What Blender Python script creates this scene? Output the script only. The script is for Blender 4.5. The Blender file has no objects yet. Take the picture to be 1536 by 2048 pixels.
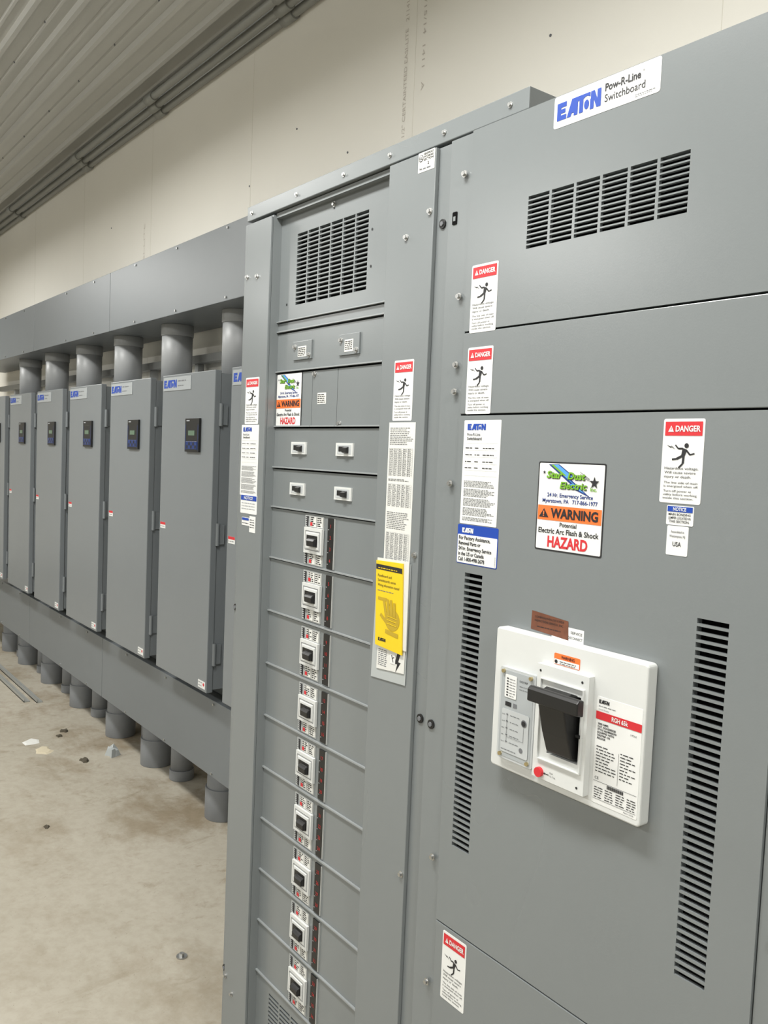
import bpy, math, random
from mathutils import Vector, Matrix
random.seed(4)
scn=bpy.context.scene; col=scn.collection
scn.view_settings.view_transform='Standard'
FZ=0.05   # floor level
ORG={}
# ------------------------------------------------------------ materials
def mat(name,c,rough=.5,metal=0,noise=0,nscale=4,bump=0,bscale=200,emit=0,spec=.5,c2=None,rvar=0):
    m=bpy.data.materials.new(name);m.use_nodes=True;nt=m.node_tree;b=nt.nodes['Principled BSDF']
    b.inputs['Base Color'].default_value=(*c,1);b.inputs['Roughness'].default_value=rough;b.inputs['Metallic'].default_value=metal
    b.inputs['Specular IOR Level'].default_value=spec
    tc=nt.nodes.new('ShaderNodeTexCoord')
    if noise:
        n=nt.nodes.new('ShaderNodeTexNoise');n.inputs['Scale'].default_value=nscale;n.inputs['Detail'].default_value=5
        nt.links.new(tc.outputs['Object'],n.inputs['Vector'])
        r=nt.nodes.new('ShaderNodeValToRGB')
        a=c2 or tuple(x*(1-noise) for x in c)
        r.color_ramp.elements[0].position=.35;r.color_ramp.elements[0].color=(*a,1)
        r.color_ramp.elements[1].position=.65;r.color_ramp.elements[1].color=(*c,1)
        nt.links.new(n.outputs['Fac'],r.inputs['Fac']);nt.links.new(r.outputs['Color'],b.inputs['Base Color'])
    if rvar:
        n3=nt.nodes.new('ShaderNodeTexNoise');n3.inputs['Scale'].default_value=1.5;n3.inputs['Detail'].default_value=3
        nt.links.new(tc.outputs['Object'],n3.inputs['Vector'])
        mr=nt.nodes.new('ShaderNodeMapRange');mr.inputs['From Min'].default_value=.3;mr.inputs['From Max'].default_value=.7
        mr.inputs['To Min'].default_value=rough-rvar;mr.inputs['To Max'].default_value=rough+rvar
        nt.links.new(n3.outputs['Fac'],mr.inputs['Value']);nt.links.new(mr.outputs['Result'],b.inputs['Roughness'])
    if bump:
        n2=nt.nodes.new('ShaderNodeTexNoise');n2.inputs['Scale'].default_value=bscale;nt.links.new(tc.outputs['Object'],n2.inputs['Vector'])
        bp=nt.nodes.new('ShaderNodeBump');bp.inputs['Strength'].default_value=bump;bp.inputs['Distance'].default_value=.002
        nt.links.new(n2.outputs['Fac'],bp.inputs['Height']);nt.links.new(bp.outputs['Normal'],b.inputs['Normal'])
    if emit:
        b.inputs['Emission Color'].default_value=(*c,1);b.inputs['Emission Strength'].default_value=emit
    return m
def srgb(r,g,b):
    f=lambda v:(v/255/12.92 if v/255<=.04045 else ((v/255+.055)/1.055)**2.4)
    return (f(r),f(g),f(b))
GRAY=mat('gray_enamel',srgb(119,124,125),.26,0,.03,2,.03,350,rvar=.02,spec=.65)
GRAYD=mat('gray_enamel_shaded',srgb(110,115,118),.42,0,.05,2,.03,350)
GRAYC=mat('gray_enamel_drive',srgb(119,124,127),.32,0,.03,2,.03,350,spec=.6)
LIP=mat('gray_enamel_edge',srgb(142,146,147),.3)
DARK=mat('dark_interior',(.004,.004,.004),.95,spec=.1)
BLACK=mat('black_plastic',(.009,.009,.009),.4)
WHITE=mat('white_vinyl',srgb(220,221,219),.45)
PAPER=mat('white_paper',srgb(210,210,205),.7)
BEZ=mat('white_plastic',srgb(205,207,205),.4)
LGT=mat('pale_gray_plastic',srgb(180,184,185),.3)
TRIP=mat('trip_unit_gray',srgb(160,165,167),.25)
STRIP=mat('label_strip_gray',srgb(158,160,158),.5)
RED=mat('red_ink',srgb(198,40,48),.5)
DRED=mat('number_red_ink',srgb(165,38,38),.5)
ORANGE=mat('orange_ink',srgb(236,112,48),.5)
BLUE=mat('blue_ink',srgb(14,62,158),.5)
NAVY=mat('navy_ink',srgb(25,50,120),.5)
INK=mat('black_ink',(.012,.012,.014),.6)
GINK=mat('gray_ink',srgb(105,107,110),.7)
FINK=mat('faint_gray_ink',srgb(160,163,166),.7)
GREEN=mat('green_ink',srgb(110,165,40),.5)
LBLUE=mat('light_blue_ink',srgb(80,150,215),.5)
YELLOW=mat('yellow_paper',srgb(224,192,30),.35)
YDARK=mat('olive_ink',srgb(176,148,36),.5)
BROWN=mat('brown_label',srgb(112,66,44),.6,0,.3,60)
STEEL=mat('zinc_steel',(.5,.5,.49),.38,1)
ROD=mat('pale_metal_strip',srgb(160,162,158),.4,.2)
BRASS=mat('brass',(.6,.5,.28),.35,1)
PVC=mat('gray_pvc',srgb(150,152,153),.42,0,.05,3)
PVCD=mat('shaded_gray_pvc',srgb(127,130,133),.5,0,.12,9)  # darker tone paints in the shade around the stubs below the trough
RAIL=mat('rail_gray',srgb(150,151,149),.5)
LCD=mat('lcd_green',srgb(92,115,96),.3)
KBLUE=mat('keypad_blue',srgb(22,50,110),.3)
CLEAR=mat('clear_film',srgb(168,173,173),.12)
STAMP=mat('wall_stamp_ink',srgb(203,196,186),.9)
STAMPF=mat('faint_wall_stamp_ink',srgb(225,220,210),.9)
CONDM=mat('galvanised_conduit',srgb(146,147,142),.4,.2)
# ------------------------------------------------------------ text
TC={}
def tmesh(s,bold,shear):
    k=(s,bold,shear)
    if k in TC: return TC[k]
    c=bpy.data.curves.new('tmp','FONT');c.body=s;c.size=1;c.offset=bold;c.shear=shear;c.resolution_u=3
    o=bpy.data.objects.new('tmp',c);col.objects.link(o);bpy.context.view_layer.update()
    me=bpy.data.meshes.new_from_object(o.evaluated_get(bpy.context.evaluated_depsgraph_get()))
    vs=[(v.co.x,v.co.y) for v in me.vertices];fs=[tuple(p.vertices) for p in me.polygons]
    bpy.data.objects.remove(o);bpy.data.curves.remove(c);bpy.data.meshes.remove(me)
    if vs:
        x0=min(v[0] for v in vs);vs=[(v[0]-x0,v[1]) for v in vs]
    TC[k]=(vs,fs);return TC[k]
CAP=max(v[1] for v in tmesh('H',0,0)[0])
class MB:
    def __init__(s): s.v=[];s.f=[];s.m=[];s.mats=[]
    def mi(s,m):
        if m not in s.mats: s.mats.append(m)
        return s.mats.index(m)
    def add(s,vs,fs,m):
        b=len(s.v);s.v+=[tuple(v) for v in vs];k=s.mi(m)
        for f in fs: s.f.append([b+i for i in f]);s.m.append(k)
    def box(s,x0,x1,y0,y1,z0,z1,m):
        s.add([(x0,y0,z0),(x1,y0,z0),(x1,y1,z0),(x0,y1,z0),(x0,y0,z1),(x1,y0,z1),(x1,y1,z1),(x0,y1,z1)],
              [(0,1,5,4),(1,2,6,5),(2,3,7,6),(3,0,4,7),(4,5,6,7),(3,2,1,0)],m)
    def poly(s,pts,y,m): s.add([(p[0],y,p[1]) for p in pts],[tuple(range(len(pts)))],m)
    def rect(s,x0,x1,z0,z1,y,m): s.poly([(x0,z0),(x1,z0),(x1,z1),(x0,z1)],y,m)
    def prism(s,pts,y0,y1,m):
        n=len(pts);s.add([(p[0],y0,p[1]) for p in pts]+[(p[0],y1,p[1]) for p in pts],
          [tuple(range(n)),tuple(reversed(range(n,2*n)))]+[(i,n+i,n+(i+1)%n,(i+1)%n) for i in range(n)],m)
    def prismx(s,pts,x0,x1,m):  # pts (y,z)
        n=len(pts);s.add([(x0,p[0],p[1]) for p in pts]+[(x1,p[0],p[1]) for p in pts],
          [tuple(reversed(range(n))),tuple(range(n,2*n))]+[(i,(i+1)%n,n+(i+1)%n,n+i) for i in range(n)],m)
    def line(s,p,q,w,y,m):
        d=Vector((q[0]-p[0],q[1]-p[1]));
        if d.length<1e-9:return
        n=Vector((-d.y,d.x)).normalized()*w/2
        s.poly([(p[0]-n.x,p[1]-n.y),(q[0]-n.x,q[1]-n.y),(q[0]+n.x,q[1]+n.y),(p[0]+n.x,p[1]+n.y)],y,m)
    def disc(s,x,z,r,y,m,n=16,ry=None):
        ry=ry or r;s.poly([(x+r*math.cos(a*2*math.pi/n),z+ry*math.sin(a*2*math.pi/n)) for a in range(n)],y,m)
    def rrect(s,x0,x1,z0,z1,y0,y1,r,m):
        pts=[]
        for cx,cz,a0 in ((x1-r,z0+r,-90),(x1-r,z1-r,0),(x0+r,z1-r,90),(x0+r,z0+r,180)):
            for k in range(5):
                a=math.radians(a0+k*22.5);pts.append((cx+r*math.cos(a),cz+r*math.sin(a)))
        s.prism(pts,y0,y1,m)
    def cyl(s,p0,p1,r,m,n=20,r1=None):
        p0=Vector(p0);p1=Vector(p1);d=(p1-p0).normalized();u=d.orthogonal().normalized();w=d.cross(u);r1=r if r1 is None else r1
        vs=[p0+(u*math.cos(2*math.pi*i/n)+w*math.sin(2*math.pi*i/n))*r for i in range(n)]+[p1+(u*math.cos(2*math.pi*i/n)+w*math.sin(2*math.pi*i/n))*r1 for i in range(n)]
        s.add(vs,[(i,(i+1)%n,n+(i+1)%n,n+i) for i in range(n)]+[tuple(reversed(range(n))),tuple(range(n,2*n))],m)
    def text(s,t,x,z,h,y,m,al='L',w=None,bold=0,shear=0,fit=None,rot=0):
        vs,fs=tmesh(t,bold,shear)
        if not vs:return
        k=h/CAP;tw=max(v[0] for v in vs);kx=k
        if w: kx=w/tw
        elif fit and tw*k>fit: kx=fit/tw
        W=tw*kx;ox={'L':0,'C':-W/2,'R':-W}[al]
        P=[(v[0]*kx+ox,v[1]*k) for v in vs]
        if rot==90: P=[(-b,a) for a,b in P]
        if rot==-90: P=[(b,-a) for a,b in P]
        s.add([(x+a,y,z+b) for a,b in P],fs,m)
    def eaton(s,x,z,h,y,m,w=None):
        k=h;kx=(w/4.1) if w else h
        P=lambda pts:s.poly([(x+a*kx,z+b*k) for a,b in pts],y,m)
        P([(0,0),(.9,0),(.9,.28),(.38,.28),(.38,.38),(.8,.38),(.8,.62),(.38,.62),(.38,.72),(.9,.72),(.9,1),(0,1)])
        # A and T share one top stroke
        P([(.95,0),(1.33,0),(1.42,.18),(1.62,.18),(1.62,0),(1.98,0),(1.98,.72),(2.12,.72),(2.12,0),(2.48,0),(2.48,.72),(2.62,.80),(2.80,.84),(2.98,.80),(3.12,.72),(3.12,1),(1.40,1)])
        s.disc(x+2.80*kx,z+.36*k,.23*kx,y,m,ry=.27*k)
        P([(3.12,0),(3.46,0),(3.46,.5),(3.72,0),(4.1,0),(4.1,1),(3.76,1),(3.76,.5),(3.5,1),(3.17,1),(3.17,.6),(3.12,.6)])
    def words(s,x0,x1,z,h,y,m,fill=1.0):
        x=x0;end=x0+(x1-x0)*fill
        while x<end-h:
            l=min(random.uniform(1.2,4)*h,end-x);s.rect(x,x+l,z,z+h*.55,y,m);x+=l+h*.7
    def make(s,name,parent=None,bevel=0,label=None,cat=None,kind=None,group=None,smooth=False):
        xs=list(zip(*s.v));lo=[min(a) for a in xs];hi=[max(a) for a in xs]
        o=((lo[0]+hi[0])/2,(lo[1]+hi[1])/2,lo[2] if parent is None else (lo[2]+hi[2])/2)
        me=bpy.data.meshes.new(name);me.from_pydata([(a-o[0],b-o[1],c-o[2]) for a,b,c in s.v],[],s.f)
        for m in s.mats: me.materials.append(m)
        me.polygons.foreach_set('material_index',s.m);me.update()
        ob=bpy.data.objects.new(name,me);col.objects.link(ob);ORG[ob.name]=o
        if parent: ob.parent=parent;po=ORG[parent.name];ob.location=(o[0]-po[0],o[1]-po[1],o[2]-po[2])
        else: ob.location=o
        if smooth:
            me.polygons.foreach_set('use_smooth',[len(p.vertices)==4 for p in me.polygons])
        if bevel:
            bm=ob.modifiers.new('bevel','BEVEL');bm.width=bevel;bm.segments=2;bm.limit_method='ANGLE';bm.angle_limit=math.radians(50)
        if label: ob['label']=label
        if cat: ob['category']=cat
        if kind: ob['kind']=kind
        if group: ob['group']=group
        return ob
def thing(name,o,label,cat,group=None,parent=None):
    e=bpy.data.objects.new(name,None);e.empty_display_size=.05;col.objects.link(e)
    ORG[e.name]=o
    if parent: e.parent=parent;po=ORG[parent.name];e.location=tuple(o[i]-po[i] for i in range(3))
    else: e.location=o
    if label:e['label']=label
    if cat:e['category']=cat
    if group:e['group']=group
    return e
def dup(root,off,label=None):
    def rec(o,par):
        n=o.copy();n.name=o.name.split('.')[0];col.objects.link(n)
        if par is None: n.location=Vector(o.location)+Vector(off)
        else: n.parent=par
        for c in list(o.children): rec(c,n)
        return n
    n=rec(root,None)
    if label:n['label']=label
    return n
E=.0005
# ------------------------------------------------------------ room
X0,X1,Y0,YW,CZ=-12.0,3.2,-4.5,1.947,3.66
YB=YW-.022     # back of wall-mounted equipment
def mkfloor():
    m=mat('dusty_concrete',srgb(176,168,150),.75,spec=.3);nt=m.node_tree;b=nt.nodes['Principled BSDF'];tc=nt.nodes.new('ShaderNodeTexCoord')
    def noi(s,d,sc=(1,1,1),dist=0,rough=.6):
        mp=nt.nodes.new('ShaderNodeMapping');mp.inputs['Scale'].default_value=sc;nt.links.new(tc.outputs['Object'],mp.inputs['Vector'])
        n=nt.nodes.new('ShaderNodeTexNoise');n.inputs['Scale'].default_value=s;n.inputs['Detail'].default_value=d;n.inputs['Distortion'].default_value=dist;n.inputs['Roughness'].default_value=rough;nt.links.new(mp.outputs['Vector'],n.inputs['Vector']);return n.outputs['Fac']
    def ramp(src,p0,c0,p1,c1):
        r=nt.nodes.new('ShaderNodeValToRGB');r.color_ramp.elements[0].position=p0;r.color_ramp.elements[0].color=(*c0,1)
        r.color_ramp.elements[1].position=p1;r.color_ramp.elements[1].color=(*c1,1);nt.links.new(src,r.inputs['Fac']);return r.outputs['Color']
    def mix(mode,f,a,bb):
        x=nt.nodes.new('ShaderNodeMixRGB');x.blend_type=mode;nt.links.new(a,x.inputs['Color1']);nt.links.new(bb,x.inputs['Color2'])
        if isinstance(f,(int,float)): x.inputs['Fac'].default_value=f
        else: nt.links.new(f,x.inputs['Fac'])
        return x.outputs['Color']
    base=ramp(noi(.9,4),.3,srgb(158,152,138),.7,srgb(171,165,152))
    st=ramp(noi(2.0,12,(1,1.4,1),.2,.68),.36,(.60,.52,.42),.52,(1,1,1))
    scuff=ramp(noi(7,10,(1,.6,1),.5,.72),.34,(.66,.61,.53),.44,(1,1,1))
    fine=ramp(noi(30,8),.35,(.88,.87,.84),.6,(1,1,1))
    spk=ramp(noi(90,2),.24,(.35,.32,.27),.28,(1,1,1))
    geo=nt.nodes.new('ShaderNodeNewGeometry');sep=nt.nodes.new('ShaderNodeSeparateXYZ');nt.links.new(geo.outputs['Position'],sep.inputs[0])
    mr=nt.nodes.new('ShaderNodeMapRange');mr.inputs['From Min'].default_value=.6;mr.inputs['From Max'].default_value=1.6;mr.inputs['To Min'].default_value=.15;mr.inputs['To Max'].default_value=.9
    nt.links.new(sep.outputs['Y'],mr.inputs['Value'])
    c=mix('MULTIPLY',mr.outputs['Result'],base,st);c=mix('MULTIPLY',mr.outputs['Result'],c,scuff);c=mix('MULTIPLY',.8,c,fine);c=mix('MULTIPLY',.5,c,spk)
    nt.links.new(c,b.inputs['Base Color'])
    bp=nt.nodes.new('ShaderNodeBump');bp.inputs['Strength'].default_value=.15;bp.inputs['Distance'].default_value=.004
    nt.links.new(noi(30,8),bp.inputs['Height']);nt.links.new(bp.outputs['Normal'],b.inputs['Normal'])
    return m
m=MB();m.box(X0,X1,Y0,YW+.1,FZ-.15,FZ,mkfloor());m.make('floor',kind='structure')
WALL=mat('cream_drywall',srgb(243,240,231),.85,0,.03,1.2,.05,60,spec=.2)
SEAM=mat('drywall_joint',srgb(230,226,215),.9)
GRAYWALL=mat('gray_low_bounce_wall',srgb(160,161,158),.7)  # unseen walls, grayed to cut bounce and give the reflections contrast
m=MB();m.box(X0,X1,YW,YW+.1,FZ,CZ+.1,WALL)
wb=m.make('wall_back',kind='structure')
for x in (-2.49,-3.71,-4.93,-6.15,-7.37,-1.27):
    m=MB();m.box(x-.001,x+.001,YW-.0008,YW,FZ+1,CZ,SEAM);m.make('drywall_joint',wb)
m=MB()
m.text('1/2" CERTAINTEED EASI-LITE   21141114',-2.535,2.865,.017,YW-.001,STAMP,rot=90,w=.53)
m.text('09/15/14  1411   A',-2.45,3.36,.015,YW-.001,STAMP,rot=-90,w=.36)
m.text('EASI-LITE',-5.02,2.72,.02,YW-.001,STAMPF,rot=90,w=.3)
m.make('printed_stamp',wb,label='faint printed board stamp lettering')
m=MB()
for x,z in ((-1.84,2.975),(-2.9,2.9),(-2.52,2.78),(-3.3,3.1),(-3.72,2.95),(-4.95,2.8),(-5.6,3.1),(-2.1,3.25)):
    m.cyl((x,YW-.002,z),(x,YW,z),.0045,GINK,8)
m.make('screw_head',wb)
m=MB();m.box(X0-.1,X0,Y0,YW+.1,FZ,CZ+.1,WALL);m.make('wall_left',kind='structure')
m=MB();m.box(X1,X1+.1,Y0,YW+.1,FZ,CZ+.1,GRAYWALL);m.make('wall_right',kind='structure')
m=MB();m.box(X0,X1,Y0-.1,Y0,FZ,CZ+.1,GRAYWALL);m.make('wall_front',kind='structure')
CEILM=mat('ribbed_steel_ceiling',srgb(184,184,179),.33,0,.05,1.5)
prof=[];y=YW
while y>Y0:
    prof+=[(y,CZ),(y-.030,CZ),(y-.038,CZ-.024),(y-.058,CZ-.024),(y-.066,CZ),(y-.105,CZ),(y-.110,CZ-.009),(y-.122,CZ-.009),(y-.127,CZ)];y-=.165
prof.append((Y0,CZ))
m=MB();n=len(prof);m.add([(X0,a,b) for a,b in prof]+[(X1,a,b) for a,b in prof],[(i,i+1,n+i+1,n+i) for i in range(n-1)],CEILM)
m.box(X0,X1,Y0,YW+.1,CZ+.002,CZ+.1,CEILM)
ce=m.make('ceiling',kind='structure')
m=MB()
for i in range(14):
    for yy in (1.185,1.515):
        x=-3.2-.55*i;m.cyl((x,yy-.02,CZ-.008),(x,yy-.02,CZ),.007,GINK,8)
m.make('ceiling_screw',ce)
# ------------------------------------------------------------ generic parts
def bolt(par,x,z,y,black=False,k=1):
    m=MB()
    if black:
        m.cyl((x,y-.003,z),(x,y,z),.0085,BLACK,18);m.cyl((x,y-.005,z),(x,y-.003,z),.0045,GINK,6)
        return m.make('blind_screw',par)
    m.cyl((x,y-.0015,z),(x,y,z),.0062*k,STEEL,18);m.cyl((x,y-.006*k,z),(x,y-.0015,z),.0041*k,STEEL,6)
    return m.make('hex_bolt',par)
def danger(par,x0,x1,z0,z1,y):
    m=MB();w=x1-x0;h=z1-z0;m.rrect(x0,x1,z0,z1,y-E,y,.003,WHITE);f=y-2*E
    m.rect(x0+w*.05,x1-w*.05,z1-h*.2,z1-h*.035,f,RED);g=f-E
    cx=x0+w*.2;cz=z1-h*.155
    m.poly([(cx-w*.07,cz),(cx+w*.07,cz),(cx,cz+h*.075)],g,WHITE);m.rect(cx-w*.008,cx+w*.008,cz+h*.02,cz+h*.055,g-E/2,RED)
    m.text('DANGER',x0+w*.31,z1-h*.15,h*.065,g,WHITE,w=w*.6,bold=.03)
    c=x0+w*.5;k=w*.56;zb=z1-h*.5;ca,sa=math.cos(-.38),math.sin(-.38)
    def T(a,b): 
        b-=.25;return (c+k*(a*ca-b*sa),zb+k*.22+k*(a*sa+b*ca))
    p=T(.02,.66);m.disc(p[0],p[1],k*.095,f,INK,12)
    def S(a,b,ww): m.line(T(*a),T(*b),k*ww,f,INK)
    m.poly([T(-.1,.52),T(.11,.53),T(.12,.2),T(-.02,.18)],f-E/5,INK)
    S((.08,.5),(.3,.4),.07);S((.3,.4),(.46,.52),.055)
    S((-.08,.5),(-.26,.42),.07);S((-.26,.42),(-.44,.5),.055)
    S((.0,.22),(-.16,.04),.095);S((-.16,.04),(-.34,-.06),.07)
    S((.08,.22),(.16,-.02),.095);S((.16,-.02),(.06,-.24),.07)
    q=lambda a,b:(c+k*a,zb+k*b)
    m.poly([q(-.72,.62),q(-.5,.5),q(-.52,.56),q(-.3,.44),q(-.5,.6),q(-.47,.54)],f-E/3,INK)
    t=x0+w*.09
    L=[('Hazardous voltage.',.6,.038,.82),('Will cause severe',.65,.038,.76),('injury or death.',.70,.038,.66),('The line side of main',.768,.032,.82),('is energized when off.',.81,.032,.84),('Turn off power at',.868,.032,.68),('utility before working',.91,.032,.82),('inside this section.',.952,.032,.74)]
    for s,p,hh,ww in L: m.text(s,t,z1-h*p,h*hh*.8,f,INK,w=w*ww)
    return m.make('danger_label',par,label='white sticker with red danger heading')
def stardust(par,x0,x1,z0,z1,y):
    m=MB();w=x1-x0;h=z1-z0;m.rrect(x0,x1,z0,z1,y-E,y,.003,INK);m.rrect(x0+w*.018,x1-w*.018,z0+w*.018,z1-w*.018,y-1.6*E,y-E,.002,WHITE);f=y-2.4*E;g=f-E;q=g-E
    U=lambda a,b:(x0+a*w,z1-b*h)
    m.poly([U(.16,.03),U(.32,.025),U(.56,.16),U(.49,.175),U(.8,.37),U(.42,.25),U(.5,.235)],f,NAVY)
    m.poly([U(.2,.035),U(.31,.03),U(.53,.155),U(.45,.17),U(.72,.33),U(.47,.245),U(.54,.23)],f-E/3,LBLUE)
    m.poly([U(.2,.035),U(.24,.033),U(.44,.15),U(.40,.15)],f-E/2,GREEN)
    for dx,dz,mm,yy in ((.007,-.006,INK,g),(0,0,GREEN,g-.6*E)):
        m.text('Star',x0+w*(.14+dx),z1-h*(.178-dz),h*.072,yy,mm,w=w*.24,bold=.035,shear=.2);m.text('Dust',x0+w*(.46+dx),z1-h*(.183-dz),h*.072,yy,mm,w=w*.26,bold=.035,shear=.2)
        m.text('Electric',x0+w*(.35+dx),z1-h*(.29-dz),h*.07,yy,mm,w=w*.40,bold=.03,shear=.2)
    m.text('Inc.',x0+w*.8,z1-h*.3,h*.04,g,GREEN,w=w*.09,bold=.02)
    def star(a,b,r):
        c=U(a,b);m.poly([(c[0]+(r if i%2==0 else r*.4)*math.sin(i*math.pi/5),c[1]+(r if i%2==0 else r*.4)*math.cos(i*math.pi/5)) for i in range(10)],g,INK)
    star(.85,.21,w*.072);star(.1,.12,w*.025)
    for k in range(3): m.line(U(.64,.1+.025*k),U(.78,.17+.01*k),w*.006,g,GINK)
    m.text('24 Hr. Emergency Service',x0+w*.5,z1-h*.39,h*.042,f,NAVY,'C',w=w*.68,bold=.02)
    m.text('Myerstown, PA   717-866-1977',x0+w*.5,z1-h*.455,h*.042,f,NAVY,'C',w=w*.82,bold=.02)
    m.rect(x0+w*.025,x1-w*.025,z1-h*.655,z1-h*.49,f,ORANGE)
    m.text('WARNING',x0+w*.23,z1-h*.62,h*.098,g,INK,w=w*.7,bold=.04)
    c=U(.125,.625);m.poly([(c[0]-w*.075,c[1]),(c[0]+w*.075,c[1]),(c[0],c[1]+h*.1)],g,INK);m.rect(c[0]-w*.009,c[0]+w*.009,c[1]+h*.03,c[1]+h*.07,q,ORANGE);m.rect(c[0]-w*.009,c[0]+w*.009,c[1]+h*.012,c[1]+h*.022,q,ORANGE)
    m.text('Potential',x0+w*.5,z1-h*.717,h*.045,f,INK,'C',w=w*.25,bold=.015)
    m.text('Electric Arc Flash & Shock',x0+w*.5,z1-h*.80,h*.056,f,INK,'C',w=w*.9,bold=.02)
    m.text('HAZARD',x0+w*.5,z1-h*.95,h*.115,f,RED,'C',w=w*.6,bold=.035)
    return m.make('hazard_sticker',par,label='white contractor sticker with orange warning band')
def speclabel(par,x0,x1,z0,z1,y,rows=30):
    m=MB();w=x1-x0;h=z1-z0;m.rrect(x0,x1,z0,z1,y-E,y,.002,WHITE);f=y-2*E
    m.eaton(x0+w*.1,z1-h*.095,h*.06,f,BLUE,w=w*.5)
    m.text('Pow-R-Line',x0+w*.1,z1-h*.15,h*.028,f,GINK,w=w*.36,bold=.01);m.text('Switchboard',x0+w*.1,z1-h*.19,h*.028,f,INK,w=w*.4,bold=.015)
    for a in (.22,.285,.35,.415,.48,.53):m.rect(x0+w*.06,x1-w*.06,z1-h*a-.0003,z1-h*a,f,FINK)
    for a in (.27,.335,.40,.46):
        m.words(x0+w*.07,x0+w*.3,z1-h*a,h*.014,f,INK,.8);m.words(x0+w*.33,x0+w*.52,z1-h*a,h*.014,f,INK,.7);m.words(x0+w*.55,x0+w*.92,z1-h*a,h*.014,f,INK,.8)
    zz=.58;dz=(.97-zz)/rows;k=0
    while zz<.97:
        k+=1
        if k%7!=6: m.words(x0+w*.07,x1-w*.05,z1-h*zz-h*dz*.6,h*dz*.75,f,GINK,random.uniform(.72,1))
        zz+=dz
    return m.make('rating_label',par,label='white data label with small print')
def tabledoc(par,x0,x1,z0,z1,y):
    m=MB();w=x1-x0;h=z1-z0;m.box(x0,x1,y-E,y,z0,z1,PAPER);f=y-2*E
    secs=((.03,.14,0),(.16,.33,1),(.345,.36,0),(.38,.52,1),(.55,.66,0),(.68,.95,1))
    for a,b,g in secs:
        n=max(2,int((b-a)/.011))
        for i in range(n):
            zz=z1-h*(a+(b-a)*i/n);
            if g:
                m.rect(x0+w*.06,x1-w*.06,zz,zz+.0003,f,GINK)
                for c in range(5): m.words(x0+w*(.08+.17*c),x0+w*(.2+.17*c),zz-h*.007,.0018,f,GINK)
            else: m.words(x0+w*.06,x1-w*.06,zz-.002,.0022,f,GINK,random.uniform(.7,1))
        if g:
            for c in range(6):xx=x0+w*(.06+.176*c);m.rect(xx,xx+.0004,z1-h*b,z1-h*a,f,GINK)
    return m.make('instruction_sheet',par,label='long white paper sheet of printed tables')
def slots(m,x0,x1,z0,z1,y0,y1,nc,nr,fx,fz,mt):
    pz=(z1-z0)/nr;bz=pz*(1-fz)
    for r in range(nr):
        m.box(x0,x1,y0,y1,z0+r*pz,z0+r*pz+bz,mt)
        if nc>1:
            px=(x1-x0)/nc;bx=px*(1-fx)
            for c in range(nc): m.box(x0+c*px-(0 if c==0 else bx/2),x0+c*px+bx/2,y0,y1,z0+r*pz+bz,z0+(r+1)*pz,mt)
# ------------------------------------------------------------ main breaker section
S=thing('switchboard_cabinet',(-.82,1.4,FZ),'tall gray enamelled steel switchboard cabinet with large white main breaker','switchboard')
m=MB();m.box(-1.1865,-.455,1.034,YB,FZ,2.266,GRAY);m.box(-1.1265,-.532,1.0325,1.034,.12,2.26,DARK)
m.box(-1.1865,-1.1285,1.018,1.034,FZ,2.264,GRAY);m.box(-.529,-.455,1.018,1.034,FZ,2.264,GRAY)
m.make('body',S,.0015)
def panel(x0,x1,z0,z1,nm='panel'):
    m=MB();m.box(x0,x1,1.014,1.0315,z0,z1,GRAY);return m.make(nm,S,.0012)
PX0,PX1=-1.1265,-.5305
m=MB();y0,y1=1.014,1.026
m.box(PX0,-.990,y0,y1,1.9235,2.265,GRAY);m.box(-.695,PX1,y0,y1,1.9235,2.265,GRAY);m.box(-.990,-.695,y0,y1,2.125,2.265,GRAY);m.box(-.990,-.695,y0,y1,1.9235,2.040,GRAY)
slots(m,-.990,-.695,2.040,2.125,y0,y1-.006,6,11,.9,.7,GRAY)
m.make('vented_top_panel',S)
panel(PX0,PX1,1.7805,1.9205,'blank_panel')
m=MB();z0,z1=.8655,1.7775
m.box(PX0,-1.094,y0,y1,z0,z1,GRAY);m.box(-1.050,-.640,y0,y1,z0,z1,GRAY);m.box(-.594,PX1,y0,y1,z0,z1,GRAY)
for a,b in ((-1.094,-1.050),(-.640,-.594)):
    m.box(a,b,y0,y1,z0,1.012,GRAY);m.box(a,b,y0,y1,1.505,z1,GRAY);slots(m,a,b,1.012,1.505,y0,y1-.006,1,46,1,.66,GRAY)
m.make('vented_main_panel',S)
panel(PX0,PX1,.12,.8625,'lower_panel')
for z in (2.196,1.986,1.867,1.82,1.658,.974,.737): bolt(S,-1.143,z,1.014)
bolt(S,-1.168,1.214,1.018,True);bolt(S,-.505,1.12,1.018,True)
m=MB();m.rrect(-1.174,-1.162,2.115,2.137,1.0165,1.018,.002,DARK);m.rect(-1.171,-1.165,2.121,2.129,1.016,GRAY);m.make('latch_slot',S)
y=1.014
m=MB();m.rrect(-.9415,-.749,2.216,2.264,y-E,y,.004,WHITE);f=y-2*E
m.eaton(-.935,2.2265,.026,f,BLUE,w=.084);m.text('Pow-R-Line',-.844,2.2445,.0105,f,INK,w=.062,bold=.025);m.text('Switchboard',-.844,2.229,.0105,f,INK,w=.070,bold=.005)
m.text('®',-.779,2.252,.003,f,INK);m.words(-.79,-.757,2.2225,.0015,f,GINK);m.words(-.79,-.762,2.220,.0013,f,GINK)
m.make('brand_nameplate',S,label='white nameplate with blue lettering')
danger(S,-1.112,-1.048,1.919,2.034,y);danger(S,-1.112,-1.050,1.780,1.894,y-.0003);danger(S,-.7095,-.6465,1.654,1.768,y);danger(S,-1.105,-1.043,.73,.855,y)
speclabel(S,-1.113,-1.0225,1.590,1.7695,y)
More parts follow.
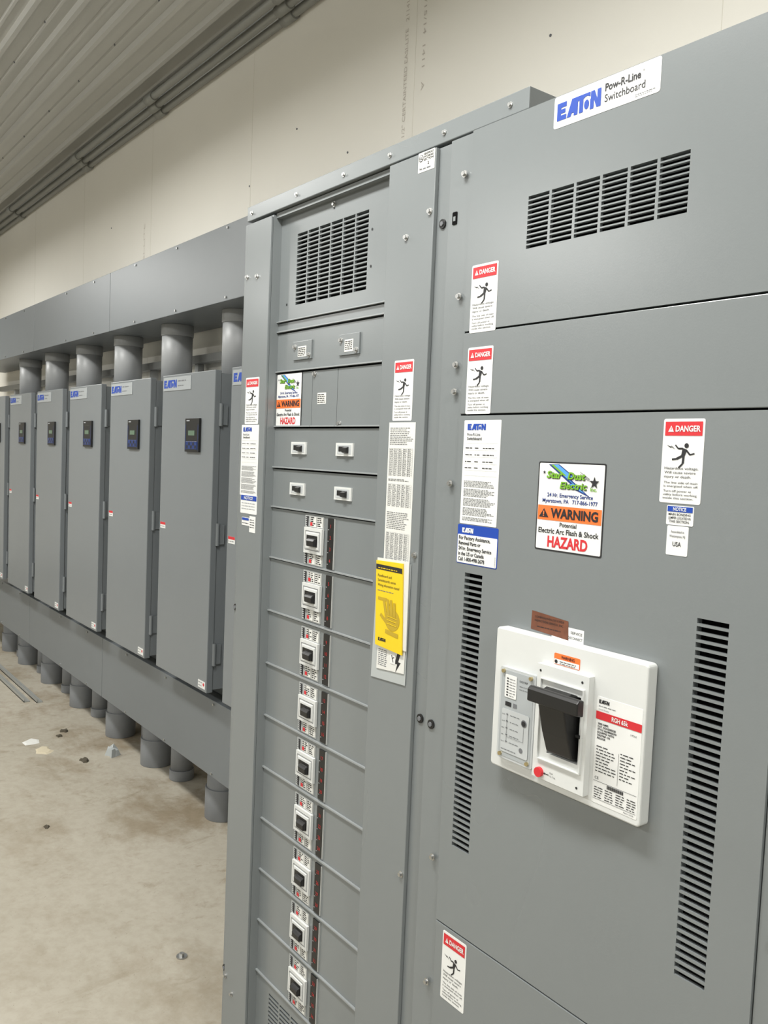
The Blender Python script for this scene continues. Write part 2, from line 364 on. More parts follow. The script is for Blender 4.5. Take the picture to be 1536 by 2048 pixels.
m=MB();m.rrect(-1.117,-1.0165,1.520,1.5885,y-E,y,.003,BLUE);f=y-2*E
m.rrect(-1.1155,-1.018,1.5215,1.571,y-2*E,y-E,.002,WHITE);m.eaton(-1.105,1.5745,.0085,f,WHITE,w=.028)
for i,(s,w) in enumerate((('For Factory Assistance,',.078),('Renewal Parts or',.055),('24 hr. Emergency Service',.082),('in the US or Canada',.064),('Call 1-800-498-2678',.066))):
    m.text(s,-1.112,1.5625-.0093*i,.0062,f-E,INK,w=w,bold=.02)
m.make('assistance_label',S,label='blue and white factory assistance label')
m=MB();m.text('ETPPN476502',-1.0195,1.523,.002,y-3.5*E,GINK,rot=90);m.make('part_code',S)
stardust(S,-.934,-.802,1.5645,1.7035,y)
m=MB();m.rrect(-.6965,-.655,1.6245,1.651,y-E,y,.002,WHITE);f=y-2*E;m.rect(-.695,-.6565,1.6425,1.6498,f,BLUE);m.text('NOTICE',-.676,1.644,.0045,f-E,WHITE,'C',w=.02,bold=.02)
for i,s in enumerate(('MAIN BONDING','JUMPER LOCATED IN','THIS SECTION.')): m.text(s,-.676,1.6375-.0048*i,.0032,f,INK,'C',fit=.034,bold=.01)
m.make('notice_label',S,label='small white and blue notice label')
m=MB();m.rrect(-.694,-.661,1.5835,1.6235,y-E,y,.002,WHITE)
m.text('Assembled in',-.6775,1.614,.0032,y-2*E,INK,'C',w=.02);m.text('Westampton, NJ',-.6775,1.608,.0032,y-2*E,INK,'C',w=.024);m.text('USA',-.6775,1.596,.006,y-2*E,INK,'C',w=.013,bold=.01)
m.make('origin_label',S,label='small white origin label')
m=MB();m.poly([(-.932,1.466),(-.857,1.461),(-.855,1.432),(-.933,1.436)],y-E,BROWN)
for i,s in enumerate(('COMMONWEALTH CODE','INSPECTION SERVICE, INC.')): m.text(s,-.895,1.456-.006*i,.0032,y-2*E,INK,'C',w=.06)
m.words(-.92,-.87,1.442,.002,y-2*E,INK);m.make('inspection_sticker',S,label='brown worn inspection sticker')
m=MB();m.rrect(-.889,-.826,1.428,1.452,y-.6*E,y,.001,WHITE);m.text('SERVICE',-.84,1.443,.004,y-1.6*E,INK,'C',w=.022);m.text('DISCONNECT',-.842,1.435,.004,y-1.6*E,INK,'C',w=.028)
m.make('disconnect_label',S,label='small white disconnect label')
# main breaker
B=thing('main_circuit_breaker',(-.84,1.014,1.2),'large white circuit breaker with black toggle',None,parent=S)
m=MB();m.rrect(-.987,-.694,1.203,1.432,.992,1.014,.006,BEZ);m.make('breaker_bezel',B,.0025)
m=MB();m.rrect(-.966,-.889,1.224,1.372,.984,.992,.004,LGT);f=.984-E
m.rrect(-.962,-.893,1.228,1.368,f,.984,.003,TRIP);f-=E
m.rrect(-.953,-.928,1.325,1.362,f-E,f,.002,WHITE);m.rect(-.951,-.938,1.311,1.318,f,INK);m.rect(-.934,-.926,1.311,1.318,f,GINK)
m.text('DIGITRIP',-.922,1.355,.003,f,INK);m.words(-.922,-.897,1.348,.0018,f,GINK);m.words(-.922,-.897,1.343,.0018,f,GINK)
for i in range(7): m.rect(-.949,-.945,1.328+.0045*i,1.33+.0045*i,f-2*E,INK);m.words(-.943,-.93,1.328+.0045*i,.0018,f-2*E,GINK)
m.rrect(-.957,-.898,1.236,1.306,f-E,f,.003,LGT)
for i in range(5):
    m.rect(-.9465,-.9425,1.297-.011*i,1.299-.011*i,f-2*E,GINK);m.words(-.938,-.918,1.297-.011*i,.0018,f-2*E,GINK)
    m.words(-.956,-.949,1.2965-.011*i,.0015,f-2*E,GINK)
m.line((-.9445,1.30),(-.9445,1.252),.0006,f-2.4*E,GINK);m.line((-.9445,1.262),(-.908,1.262),.0006,f-2.6*E,GINK);m.line((-.908,1.262),(-.908,1.285),.0006,f-2.4*E,GINK)
m.disc(-.908,1.292,.006,f-2*E,GINK,14);m.disc(-.908,1.292,.0042,f-3*E,INK,14);m.disc(-.912,1.248,.004,f-2*E,GINK,12)
m.words(-.955,-.92,1.240,.002,f-2*E,GINK)
for x,z in ((-.957,1.366),(-.898,1.366),(-.957,1.231),(-.898,1.231)): m.cyl((x,.980,z),(x,.984,z),.0032,BRASS,10)
m.make('trip_unit_cover',B,label='clear-covered pale gray trip unit')
m=MB();a0,a1,b0,b1=-.884,-.784,1.219,1.395;c0,c1,d0,d1=-.857,-.797,1.262,1.362
m.box(a0,c0,.980,.992,b0,b1,BEZ);m.box(c1,a1,.980,.992,b0,b1,BEZ);m.box(c0,c1,.980,.992,b0,d0,BEZ);m.box(c0,c1,.980,.992,d1,b1,BEZ);m.box(c0,c1,.9905,.992,d0,d1,BLACK)
for q in ((-.874,-.790,1.250,1.2515),(-.874,-.790,1.3735,1.375),(-.874,-.8725,1.2515,1.3735),(-.7915,-.790,1.2515,1.3735)): m.box(q[0],q[1],.976,.980,q[2],q[3],BEZ)
m.rect(-.870,-.860,1.318,1.325,.9795,RED)
m.disc(-.796,1.385,.002,.9795,INK,10);m.disc(-.796,1.228,.002,.9795,INK,10);m.disc(-.877,1.385,.002,.9795,INK,10)
m.make('toggle_escutcheon',B)
m=MB();m.prismx([(.946,1.360),(.966,1.368),(.9905,1.360),(.9905,1.264),(.974,1.268),(.962,1.300),(.950,1.345)],-.853,-.803,BLACK)
m.prismx([(.942,1.346),(.942,1.364),(.947,1.369),(.957,1.367),(.957,1.343)],-.868,-.772,BLACK)
m.box(-.803,-.790,.976,.984,1.302,1.307,BLACK)
m.make('toggle_handle',B,.002,label='black plastic toggle handle')
m=MB();y=.992;x0,x1,z0,z1=-.777,-.6985,1.213,1.369;m.rrect(x0,x1,z0,z1,y-E,y,.002,WHITE);f=y-2*E
m.eaton(x0+.004,1.3595,.0055,f,INK,w=.018);m.words(x0+.004,x0+.034,1.355,.0018,f,GINK);m.text('Circuit Breaker',x0+.004,1.350,.002,f,GINK)
m.rect(x0,x1,1.336,1.3475,f,RED);m.text('RGH 65k',x0+.028,1.3388,.0062,f-E,WHITE,w=.028,bold=.025);m.text('3 POLE',x1-.018,1.327,.0024,f,INK)
for i,s in enumerate(('2000 AMPS','CAT. RGH320033E','STYLE 66D8000G93','EQUIPPED WITH','DIGITRIP 310','RELEASE')): m.text(s,x0+.004,1.3285-.0042*i,.0027,f,INK,bold=.03)
for i in range(9): m.words(x0+.004,x0+.04,1.296-.0045*i,.0024,f,INK,random.uniform(.6,1));m.words(x0+.046,x1-.004,1.296-.0045*i,.0024,f,INK,random.uniform(.5,1))
m.rect(x0+.043,x0+.0434,1.25,1.296,f,INK);m.rect(x0+.002,x1-.002,1.2455,1.246,f,INK);m.rect(x0+.002,x1-.002,1.2195,1.220,f,INK)
for i in range(24): m.rect(x0+.026+.0012*i,x0+.0266+.0012*i+(.0003 if i%3 else 0),1.2395,1.2448,f,INK)
for i in range(5):
    for c in range(4): m.words(x0+.004+.019*c,x0+.019+.019*c,1.236-.0035*i,.0022,f,INK)
m.text('CE',x0+.004,1.2485,.004,f,INK);m.text('Made in U.S.A.',x1-.022,1.2155,.002,f,INK)
m.make('breaker_rating_plate',B,label='white rating plate with red band')
m=MB();m.rrect(-.862,-.812,1.3975,1.4145,y-E,y,.002,ORANGE);m.rect(-.861,-.813,1.3985,1.406,y-2*E,WHITE)
m.text('WARNING',-.848,1.4078,.0045,y-2*E,INK,w=.026,bold=.02);m.words(-.85,-.816,1.4025,.0018,y-3*E,INK);m.words(-.85,-.82,1.3995,.0018,y-3*E,INK);m.disc(-.857,1.402,.003,y-3*E,INK,8)
m.make('warning_sticker',B,label='small orange and white warning sticker')
m=MB();m.cyl((-.868,.9745,1.2295),(-.868,.980,1.2295),.0075,RED,24);m.rect(-.858,-.850,1.229,1.2303,.980-E,INK)
m.poly([(-.858,1.2276),(-.858,1.2316),(-.8605,1.2296)],.980-E,INK)
m.text('Push',-.848,1.2325,.0024,.980-E,INK);m.text('To Trip',-.848,1.2275,.0024,.980-E,INK);m.make('trip_button',B,label='round red trip button')
# ------------------------------------------------------------ distribution section
D=thing('distribution_cabinet',(-1.575,1.4,FZ),'tall gray steel distribution cabinet with a column of branch breakers','switchboard')
m=MB();m.box(-1.965,-1.1885,1.075,YB,FZ,2.266,GRAY);m.box(-1.8255,-1.36,1.0735,1.075,.1,2.25,DARK)
m.box(-1.965,-1.8255,1.0225,1.0735,FZ,2.262,GRAY);m.box(-1.3625,-1.1885,1.0225,1.0735,FZ,2.262,GRAY)
m.box(-1.8255,-1.3625,1.03,1.0735,2.255,2.266,GRAY)
m.make('body',D)
m=MB();m.box(-1.945,-1.8262,1.0155,1.0222,.10,2.258,GRAY);m.make('side_cover',D,.0012)
m=MB();m.box(-1.3618,-1.2225,1.0135,1.0222,.10,2.262,GRAY);m.make('side_cover',D,.0012)
YP=1.045
def rp(z0,z1,nm,x0=-1.8253,x1=-1.3627,lip=True):
    m=MB();m.box(x0,x1,YP,YP+.015,z0+.0012,z1-.0012,GRAY)
    if lip:m.box(x0,x1,YP-.005,YP,z0+.0012,z0+.0042,LIP)
    return m.make(nm,D)
m=MB();y0,y1=YP,YP+.012
m.box(-1.8253,-1.753,y0,y1,2.010,2.255,GRAY);m.box(-1.469,-1.3627,y0,y1,2.010,2.255,GRAY);m.box(-1.753,-1.469,y0,y1,2.208,2.255,GRAY);m.box(-1.753,-1.469,y0,y1,2.010,2.042,GRAY)
slots(m,-1.753,-1.469,2.042,2.208,y0,y1-.006,6,17,.92,.7,GRAY);m.box(-1.8253,-1.3627,YP-.006,YP,2.010,2.0125,LIP)
m.make('vented_panel',D,label='square gray panel with slotted vent')
for x,z in ((-1.60,2.237),(-1.455,2.165),(-1.455,2.09),(-1.79,2.05)): 
    m=MB();m.disc(x,z,.003,YP-.0006,INK,10);m.make('screw_hole',D)
rp(1.985,2.0085,'filler_strip');rp(1.890,1.9835,'blank_panel');rp(1.760,1.8885,'blank_panel',-1.8253,-1.664);rp(1.760,1.8885,'blank_panel',-1.6625,-1.5615);rp(1.760,1.8885,'blank_panel',-1.56,-1.3627)
rp(1.662,1.7585,'breaker_panel');rp(1.566,1.6605,'breaker_panel')
for x0,x1,z0,z1 in ((-1.747,-1.667,1.916,1.958),(-1.556,-1.480,1.914,1.958)):
    m=MB();m.box(x0,x1,YP-.004,YP,z0,z1,GRAY)
    m.box(x0+.022,x1-.022,YP-.0045,YP-.004,z0+.006,z1-.012,PAPER)
    for i in range(5): m.words(x0+.025,x1-.025,z1-.017-.004*i,.003,YP-.005,INK)
    m.make('cover_plate',D,.001)
    bolt(D,x0+.008,z1-.012,YP-.004);bolt(D,x1-.01,z0+.008,YP-.004)
m=MB();m.box(-1.64,-1.605,YP-E,YP,1.812,1.837,PAPER)
for i in range(5): m.words(-1.638,-1.608,1.832-.0042*i,.003,YP-2*E,INK)
m.make('paper_tag',D)
bolt(D,-1.655,1.880,YP);bolt(D,-1.548,1.768,YP)
def smallcb(xc,zc):
    m=MB();m.box(xc-.032,xc+.032,YP-.004,YP,zc-.014,zc+.014,BEZ);m.box(xc-.026,xc+.026,YP-.0045,YP-.004,zc-.010,zc+.010,LGT);m.rect(xc-.02,xc+.018,zc-.0045,zc+.0065,YP-.005,BLACK)
    b=m.make('feeder_breaker',D,label='small white-framed breaker')
    m=MB();m.prismx([(YP-.005,zc-.008),(YP-.012,zc-.006),(YP-.012,zc+.003),(YP-.005,zc+.006)],xc+.002,xc+.018,BLACK);m.make('toggle',b,label='black toggle')
for xc in (-1.709,-1.521):
    smallcb(xc,1.712);smallcb(xc,1.617)
zs=[1.566]+[1.442-.131*i for i in range(9)]
for i in range(9):
    rp(zs[i+1],zs[i]-.0005,'branch_panel')
for i in range(9):
    zc=(zs[i]+zs[i+1])/2
    h=min(.057,(zs[i]-zs[i+1])/2-.006)
    m=MB();m.box(-1.670,-1.592,YP-.002,YP,zc-h,zc+h,STRIP)
    f=YP-.0026
    for sg in (-1,1):
        zz=zc+sg*(.029+h)/2;q=(h-.029)/2-.002
        m.rect(-1.668,-1.650,zz-q,zz+q,f,LGT);m.rect(-1.647,-1.622,zz-q,zz+q,f,PAPER);m.rect(-1.619,-1.595,zz-q,zz+q,f,PAPER)
        for k in range(5):
            z_=zz+q*.75-q*.38*k
            m.words(-1.666,-1.652,z_,.004,f-E,INK,random.uniform(.6,1));m.words(-1.645,-1.624,z_,.004,f-E,INK,random.uniform(.6,1));m.words(-1.617,-1.597,z_,.004,f-E,INK,random.uniform(.6,1))
        m.rect(-1.646,-1.637,zz-q*.8,zz-q*.1,f-1.5*E,RED);m.rect(-1.660,-1.654,zz-q,zz+q,f-1.5*E,INK)
    m.box(-1.664,-1.590,YP-.008,YP-.002,zc-.029,zc+.029,BEZ)
    for q in ((-1.658,-1.596,.0205,.022),(-1.658,-1.596,-.022,-.0205)): m.rect(q[0],q[1],zc+q[2],zc+q[3],YP-.0084,GINK)
    m.rect(-1.658,-1.6565,zc-.0205,zc+.0205,YP-.0084,GINK);m.rect(-1.5975,-1.596,zc-.0205,zc+.0205,YP-.0084,GINK)
    m.box(-1.654,-1.600,YP-.010,YP-.008,zc-.0175,zc+.0175,BEZ)
    m.rect(-1.649,-1.604,zc-.0125,zc+.0125,YP-.0105,BLACK)
    m.box(-1.574,-1.549,YP-.003,YP,zc-h,zc+h,BLACK);m.box(-1.549,-1.546,YP-.003,YP,zc-h,zc+h,STRIP)
    for k in range(4):
        m.text('%d'%(i*4+k+1),-1.5615,zc+.035-.0255*k,.0075,YP-.0035,DRED,'C',bold=.01)
        m.rect(-1.572,-1.568,zc+.030-.0255*k,zc+.0315-.0255*k,YP-.0035,FINK)
    b=m.make('branch_breaker',D,label='white-framed branch breaker with black number strip')
    m=MB();m.prismx([(YP-.0105,zc-.0125),(YP-.019,zc-.011),(YP-.020,zc+.001),(YP-.017,zc+.005),(YP-.0105,zc+.007)],-1.636,-1.606,BLACK);m.make('toggle',b,.0012,label='black toggle')
m=MB();m.box(-1.8253,-1.765,y0,y1,.13,.3915,GRAY);m.box(-1.45,-1.3627,y0,y1,.13,.3915,GRAY);m.box(-1.765,-1.45,y0,y1,.366,.3915,GRAY);slots(m,-1.765,-1.45,.13,.366,y0,y1-.006,6,22,.9,.6,GRAY)
m.make('vented_panel',D)
for x,z in ((-1.936,2.13),(-1.885,2.125),(-1.30,2.115),(-1.233,2.150),(-1.233,1.519),(-1.231,.904),(-1.936,.33),(-1.90,.30)):
    bolt(D,x,z,1.0155 if x<-1.8 else 1.0135)
bolt(D,-1.60,2.245,YP)
for x,z in ((-1.205,2.124),(-1.205,1.214)): bolt(D,x,z,1.0225,True)
bolt(D,-1.955,1.30,1.0225,True);bolt(D,-1.955,.34,1.0225,True)
danger(D,-1.926,-1.858,1.767,1.881,1.0155);danger(D,-1.319,-1.260,1.770,1.885,1.0135)
speclabel(D,-1.940,-1.852,1.590,1.765,1.0155)
m=MB();y=1.0155;m.rrect(-1.934,-1.850,1.545,1.592,y-1.2*E,y,.002,WHITE);f=y-2.4*E;m.rect(-1.932,-1.852,1.578,1.590,f,BLUE);m.text('NOTICE',-1.892,1.5805,.007,f-E,WHITE,'C',w=.045,bold=.02)
for i in range(3): m.words(-1.928,-1.86,1.570-.007*i,.0035,f,FINK)
m.make('notice_label',D)
m=MB();m.rrect(-1.925,-1.885,1.515,1.535,y-E,y,.001,WHITE);m.rrect(-1.885,-1.855,1.50,1.54,y-1.4*E,y,.001,WHITE);m.rect(-1.923,-1.888,1.528,1.534,y-2.4*E,BLUE);m.words(-1.922,-1.89,1.52,.003,y-2*E,INK)
for i in range(4):m.words(-1.882,-1.86,1.53-.006*i,.003,y-2.4*E,INK)
m.make('small_tag',D)
stardust(D,-1.822,-1.706,1.762,1.888,YP-.001)
m=MB();y=1.0135;m.rrect(-1.273,-1.226,2.2265,2.2625,y-E,y,.001,PAPER)
for i,s in enumerate(('DEADFRONT','SWITCHBOARD','SECTION')): m.text(s,-1.2435,2.2565-.0052*i,.0036,y-2*E,INK,'C',w=.028,bold=.02)
m.disc(-1.265,2.252,.0065,y-2*E,INK);m.disc(-1.265,2.252,.0052,y-2.5*E,PAPER);m.text('UL',-1.265,2.2495,.005,y-3*E,INK,'C',bold=.03);m.text('2',-1.2435,2.2375,.005,y-2*E,INK,'C',bold=.03);m.text('No.',-1.268,2.231,.0036,y-2*E,INK,bold=.02);m.words(-1.258,-1.232,2.231,.004,y-2*E,GINK)
m.make('listing_label',D,label='small white listing label')
tabledoc(D,-1.328,-1.247,1.455,1.767,1.0135)
# header duct on top of distribution section
m=MB();m.box(-1.955,-1.003,1.020,YB,2.2685,2.304,GRAY)
hd=m.make('top_cover_duct',None,.0015,label='low gray steel duct cover lying along the cabinet top',cat='duct')
for x in (-1.93,-1.72,-1.53,-1.37,-1.21,-1.045): bolt(hd,x,2.286,1.020,k=.8)
# ------------------------------------------------------------ manual and pouch
Mn=thing('instruction_manual',(-1.30,1.008,1.33),'yellow paper instruction manual hanging on the cabinet','booklet')
m=MB();y=1.005;q=[(-1.341,1.497),(-1.257,1.500),(-1.249,1.326),(-1.334,1.331)]
m.prism([(a[0],a[1]) for a in q],y,1.0075,YELLOW)
U=lambda a,b:(q[0][0]+(q[1][0]-q[0][0])*a+(q[3][0]-q[0][0])*b,q[0][1]+(q[3][1]-q[0][1])*b)
m.poly([U(0.01,0.04),U(.99,.04),U(.99,.1),U(.01,.1)],y-E,INK);p=U(.1,.085);m.words(p[0],p[0]+.06,p[1],.003,y-2*E,YELLOW)
for i,(s,ww) in enumerate((('Panelboard and',.044),('Switchboards series',.057),('Wiring information manual',.068))):
    p=U(.08,.185+.055*i);m.text(s,p[0],p[1],.0052,y-E,INK,w=ww)
p=U(.08,.35);m.words(p[0],p[0]+.05,p[1],.0025,y-E,GINK)
c=U(.6,.66)
m.disc(c[0]+.004,c[1],.023,y-E,YDARK,20,ry=.021)
for k in range(4): m.line((c[0]-.016+.009*k,c[1]+.006),(c[0]-.024+.011*k,c[1]+.034+(.004 if k in(1,2) else 0)),.0072,y-(1.3+.2*k)*E,YDARK)
m.line((c[0]-.012,c[1]-.008),(c[0]-.034,c[1]+.006),.007,y-1.3*E,YDARK)
m.line((c[0]-.016,c[1]-.024),(c[0]+.024,c[1]-.028),.008,y-1.3*E,YDARK)
for k in range(3): m.line((c[0]-.012,c[1]-.008+.007*k),(c[0]+.018,c[1]-.010+.007*k),.0014,y-2.4*E,YELLOW)
m.line(U(.1,.44),U(.45,.44),.006,y-E,YDARK);m.line(U(.45,.44),U(.52,.5),.006,y-E,YDARK)
p=U(.12,.94);m.eaton(p[0],p[1],.0065,y-E,INK,w=.024)
m.make('cover',Mn)
m=MB();m.prism([(-1.341,1.502),(-1.242,1.505),(-1.240,1.335),(-1.334,1.336)],1.0078,1.0095,PAPER);m.make('page_block',Mn,label='white pages')
m=MB();m.prism([(-1.333,1.283),(-1.246,1.290),(-1.243,1.455),(-1.328,1.455)],1.0098,1.0108,PAPER);f=1.0096
for i in range(9): m.words(-1.328,-1.30,1.322-.0038*i,.003,f,GINK)
m.poly([(-1.268,1.325),(-1.258,1.325),(-1.264,1.309),(-1.256,1.309),(-1.272,1.287),(-1.267,1.304),(-1.275,1.304)],f,INK)
m.rrect(-1.289,-1.273,1.302,1.322,f-E,f,.001,WHITE);m.line((-1.284,1.319),(-1.279,1.306),.002,f-2*E,INK);m.line((-1.282,1.313),(-1.276,1.316),.0015,f-2*E,INK)
m.rect(-1.300,-1.262,1.327,1.333,f-E,YELLOW);m.text('CAUTION',-1.281,1.3285,.0035,f-2*E,INK,'C')
m.make('caution_sheet',None,label='white printed caution sheet tucked beneath the yellow manual',cat='paper')
m=MB();m.prism([(-1.352,1.262),(-1.243,1.268),(-1.24,1.50),(-1.345,1.50)],1.0115,1.0125,CLEAR);m.make('plastic_pouch',None,label='clear plastic document pouch stuck on the cabinet',cat='pouch')
# ------------------------------------------------------------ drive cabinets
def drive(L):
    R=L+.5225;z0,z1=.712,2.017
    C=thing('drive_cabinet',((L+R)/2,1.7,.6505),'tall narrow gray wall-mounted drive cabinet with keypad display','cabinet','row of gray drive cabinets')
    m=MB();m.box(L+.004,R-.004,1.548,YB,z0+.01,z1-.01,GRAYC)
    m.box(L+.12,R-.12,1.66,1.86,.6505,z0+.02,GRAYC)
    m.box(R-.004,R+.006,1.60,1.61,z0+.03,z1-.03,GRAYC)
    m.make('body',C,.002)
    m=MB();m.box(L,R,1.518,1.5465,z0,z1,GRAYC);m.make('door',C,.003)
    for z in (1.84,1.36,.87):
        m=MB();m.cyl((R+.006,1.545,z-.045),(R+.006,1.545,z+.045),.008,GRAYC,12);m.box(R-.002,R+.006,1.54,1.575,z-.04,z+.04,GRAYC);m.make('hinge',C)
    y=1.518
    m=MB();m.box(L+.271,L+.406,y-.010,y,1.687,1.826,BLACK);m.box(L+.285,L+.392,y-.0115,y-.010,1.698,1.730,KBLUE)
    m.rect(L+.277,L+.281,1.695,1.80,y-.0105,KBLUE);m.rect(L+.396,L+.400,1.695,1.80,y-.0105,KBLUE);m.rect(L+.285,L+.315,1.814,1.819,y-.0105,FINK)
    for k in range(5): m.disc(L+.298+.02*k,1.720 if k%2 else 1.708,.008,y-.012,BLACK,12)
    k=m.make('keypad',C,.002,label='black keypad with blue buttons')
    m=MB();m.box(L+.306,L+.366,y-.0115,y-.010,1.755,1.775,LCD);m.make('display_screen',k,label='green lcd screen')
    m=MB();m.box(L+.014,L+.300,y-.0025,y,1.948,2.006,TRIP);f=y-.003;m.eaton(L+.022,1.960,.034,f,BLUE,w=.135);m.words(L+.17,L+.27,1.985,.009,f,GINK,.8);m.words(L+.17,L+.24,1.965,.007,f,GINK,.8)
    m.make('nameplate',C,label='pale nameplate with blue lettering')
    m=MB();m.box(L+.013,L+.068,y-E,y,1.343,1.370,WHITE);m.rect(L+.013,L+.068,1.359,1.370,y-2*E,RED);m.words(L+.016,L+.066,1.350,.005,y-2*E,GINK);m.make('danger_tag',C,label='small red and white tag')
    m=MB();m.box(L+.445,L+.51,y-E,y,.724,.755,WHITE);m.disc(L+.497,.742,.007,y-2*E,RED,12);m.words(L+.449,L+.484,.745,.005,y-2*E,GINK);m.words(L+.449,L+.484,.732,.005,y-2*E,GINK);m.make('inspection_tag',C,label='white tag with red dot')
    return C
C0=drive(-2.997)
for i in range(1,7): dup(C0,(-.664*i,0,0))
cents=[-2.997+.261-.664*i for i in range(7)]
# ------------------------------------------------------------ wireways
segs=[(-1.967,-4.58),(-4.584,-6.03),(-6.034,-8.2)]
for a,b in segs:
    for z0,z1,nm,lb in ((2.305,2.613,'upper','overhead gray steel wireway running above the drive cabinets'),(.325,.650,'lower','gray steel wireway trough below the drive cabinets')):
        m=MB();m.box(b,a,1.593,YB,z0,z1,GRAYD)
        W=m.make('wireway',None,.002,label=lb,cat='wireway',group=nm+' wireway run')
        n=int((a-b)/.5)
        m=MB()
        for k in range(n):
            x=a-.25-k*.5
            for z in (z0+.015,z1-.015): m.cyl((x,1.588,z),(x,1.593,z),.005,STEEL,8)
        m.make('cover_screw',W,label='small steel cover screws')
# rail carried on top of the cabinets, against the wall
m=MB();m.box(-8.2,-1.97,1.885,YB,2.0075,2.045,RAIL);m.box(-8.2,-1.97,1.875,YB,2.135,2.175,RAIL)
for i in range(10): m.box(-2.35-.6*i,-2.31-.6*i,1.890,YB,2.045,2.135,RAIL)
m.make('strut_rail',None,.002,label='long gray double steel rail fixed along the wall',cat='strut')
# risers
def riser(x,y,z0,z1,r,cz=None,lab='thick gray conduit rising from cabinet top to wireway',grp='upper conduits',ex=.009,mt=None):
    mt=mt or PVC
    P=thing('conduit_pipe',(x,y,z0),lab,'conduit',grp)
    m=MB();m.cyl((x,y,z0),(x,y,z1),r,mt,32);m.make('pipe',P,smooth=True)
    if cz:
        m=MB();m.cyl((x,y,cz[0]),(x,y,cz[1]),r+ex,mt,32);m.make('coupling',P,smooth=True,bevel=.002)
    return P
A=riser(cents[0],1.755,2.0075,2.305,.075,(2.25,2.305),ex=.004)
for i in range(1,7): dup(A,(cents[i]-cents[0],0,0))
A=riser(-2.74,1.755,FZ,.325,.075,(FZ,.19),'gray conduit stub rising from the floor to the trough','floor conduits',ex=.008,mt=PVCD)
for x in (-3.42,-4.19,-4.72,-5.38,-6.02,-6.62,-7.1): dup(A,(x+2.74,0,0))
A=riser(-3.93,1.78,FZ,.325,.055,(FZ,.10),'thinner gray conduit stub under the trough','thin floor conduits',ex=.006,mt=PVCD)
for x in (-5.12,-5.72,-6.30,-6.85): dup(A,(x+3.93,0,0))
A=riser(-4.46,1.82,FZ,.325,.042,None,'narrow gray conduit stub under the trough','narrow floor conduits',mt=PVCD)
for x in (-3.15,-4.95,-5.56): dup(A,(x+4.46,0,0))
# ceiling conduits
def ccon(y,z,offs):
    P=thing('ceiling_conduit',(-4,y,z),'long galvanised conduit running along the wall and ceiling','conduit','ceiling conduits')
    m=MB();m.cyl((X0+.3,y,z),(X1-.2,y,z),.018,CONDM,16);m.make('pipe',P,smooth=True)
    for x in offs:
        m=MB();m.cyl((x-.05,y,z),(x+.05,y,z),.025,CONDM,16);m.make('coupling',P,smooth=True)
    return P
ccon(1.918,3.577,(-3.35,-4.75,-6.0,-7.7,-2.0));ccon(1.863,3.580,(-3.3,-4.7,-5.95,-7.65,-1.9));ccon(1.805,3.583,(-3.22,-4.62,-5.9,-7.6))
# ------------------------------------------------------------ floor debris
CARD=mat('torn_cardboard',srgb(190,180,156),.9);SOIL=mat('dark_clod',srgb(76,70,58),.95)
def scrap(nm,x,y,s,mt,lab,cat,flat=.15,n=9):
    m=MB();pts=[]
    for i in range(n):
        a=2*math.pi*i/n;r=s*random.uniform(.5,1.1);pts.append((x+r*math.cos(a),y+r*.7*math.sin(a)))
    vs=[(p[0],p[1],FZ) for p in pts]+[(x+(p[0]-x)*.7,y+(p[1]-y)*.7,FZ+s*flat*random.uniform(.6,1.3)) for p in pts]+[(x,y,FZ+s*flat)]
    fs=[(i,(i+1)%n,n+(i+1)%n,n+i) for i in range(n)]+[(n+i,n+(i+1)%n,2*n) for i in range(n)]+[tuple(reversed(range(n)))]
    m.add(vs,fs,mt);return m.make(nm,None,label=lab,cat=cat)
for x,y,s in ((-4.92,1.5,.035),(-4.85,1.45,.03),(-4.4,1.45,.04),(-3.70,1.06,.022)): scrap('dirt_clod',x,y,s,SOIL,'small dark clod of dirt on the concrete floor','dirt',.3)
scrap('paper_scrap',-4.66,1.31,.09,CARD,'torn pale paper scrap lying on the concrete floor','paper',.06,11)
scrap('paper_scrap',-4.83,1.29,.07,PAPER,'torn pale paper scrap lying on the concrete floor','paper',.06,7)
scrap('plastic_wrapper',-4.41,1.60,.06,CLEAR,'crumpled clear plastic wrapper on the concrete floor','wrapper',.7,10)
m=MB();m.cyl((-2.5,1.15,FZ),(-2.5,1.15,FZ+.004),.018,STEEL,12);m.cyl((-2.5,1.15,FZ+.004),(-2.5,1.15,FZ+.013),.008,STEEL,6);m.make('loose_bolt',None,label='loose steel bolt with washer on the floor',cat='bolt')
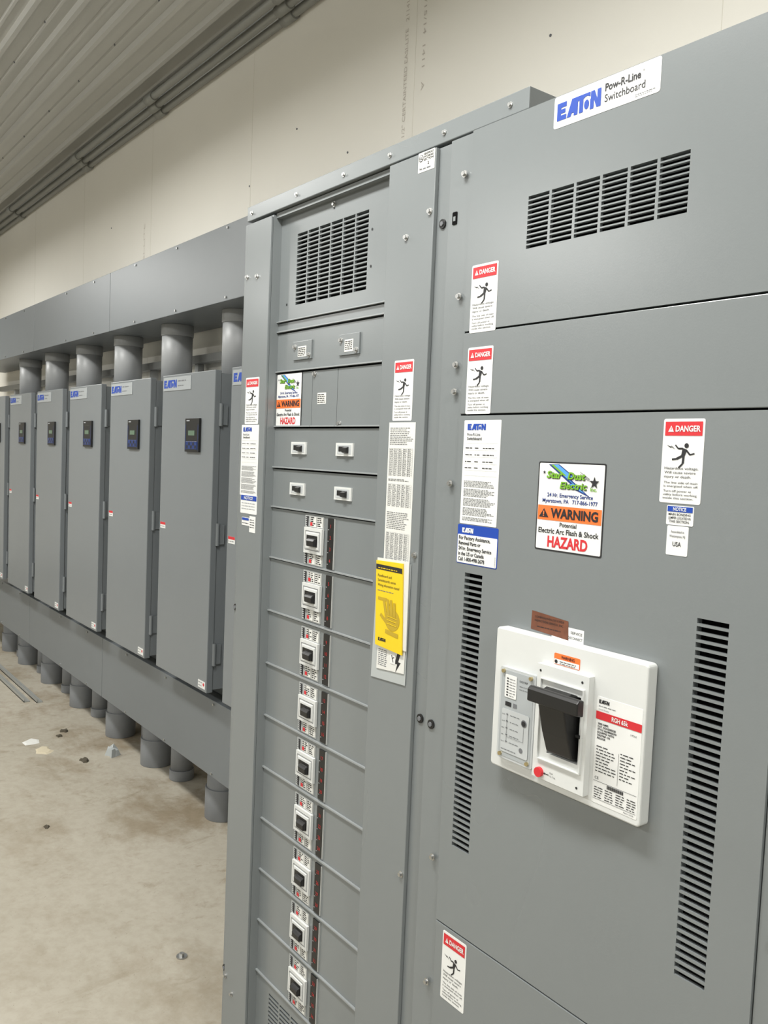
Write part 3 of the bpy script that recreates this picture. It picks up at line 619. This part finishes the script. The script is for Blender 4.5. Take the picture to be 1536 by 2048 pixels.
for i,(a,b,y) in enumerate(((-7.4,-5.60,1.47),(-7.5,-5.55,1.535))):
    m=MB();m.box(a,b,y-.018,y+.018,FZ,FZ+.006,ROD);m.box(a,b,y-.018,y-.014,FZ,FZ+.022,ROD);m.make('metal_strip',None,label='long thin steel strip lying on the concrete floor',cat='metal strip',group='strips on the floor')
# ------------------------------------------------------------ lights
TUBE=mat('lit_tube',(1,.985,.955),.5,emit=6)
for x in (-7.6,-4.3,-1.2,1.6):
    for y in (.1,-2.8):
        F=thing('light_fixture',(x,y,3.3),'white fluorescent strip fixture hanging below the ceiling','light')
        m=MB();m.box(x-.62,x+.62,y-.06,y+.06,3.33,3.38,BEZ)
        for dx in (-.5,.5): m.cyl((x+dx,y,3.38),(x+dx,y,CZ-.03),.004,STEEL,8)
        m.make('housing',F)
        m=MB();m.cyl((x-.6,y-.03,3.315),(x+.6,y-.03,3.315),.016,TUBE,12);m.cyl((x-.6,y+.03,3.315),(x+.6,y+.03,3.315),.016,TUBE,12);m.make('tube',F,label='lit fluorescent tube')
        for up in (0,1):
            l=bpy.data.lights.new('strip','AREA');l.shape='RECTANGLE';l.size=1.2;l.size_y=.3;l.energy=17 if up else 62;l.color=(1,.99,.96)
            o=bpy.data.objects.new('strip_and_fill_lamp',l);col.objects.link(o);o.location=(x,y,3.41 if up else 3.28)
            if up:o.rotation_euler=(math.pi,0,0)  # upward fill lamp added over each housing to brighten the ceiling
w=bpy.data.worlds.new('world');scn.world=w;w.use_nodes=True;w.node_tree.nodes['Background'].inputs[0].default_value=(.9,.93,1,1);w.node_tree.nodes['Background'].inputs[1].default_value=.3
# ------------------------------------------------------------ camera
cd=bpy.data.cameras.new('camera');cam=bpy.data.objects.new('camera',cd);col.objects.link(cam);scn.camera=cam
cd.sensor_fit='VERTICAL';cd.sensor_height=36;cd.sensor_width=27;cd.lens=1712.4/2048*36;cd.clip_start=.02
cam.matrix_world=Matrix(((.60231,-.07655,.79459,0),(.79716,.00526,-.60375,0),(.04204,.99705,.06420,1.70),(0,0,0,1)))
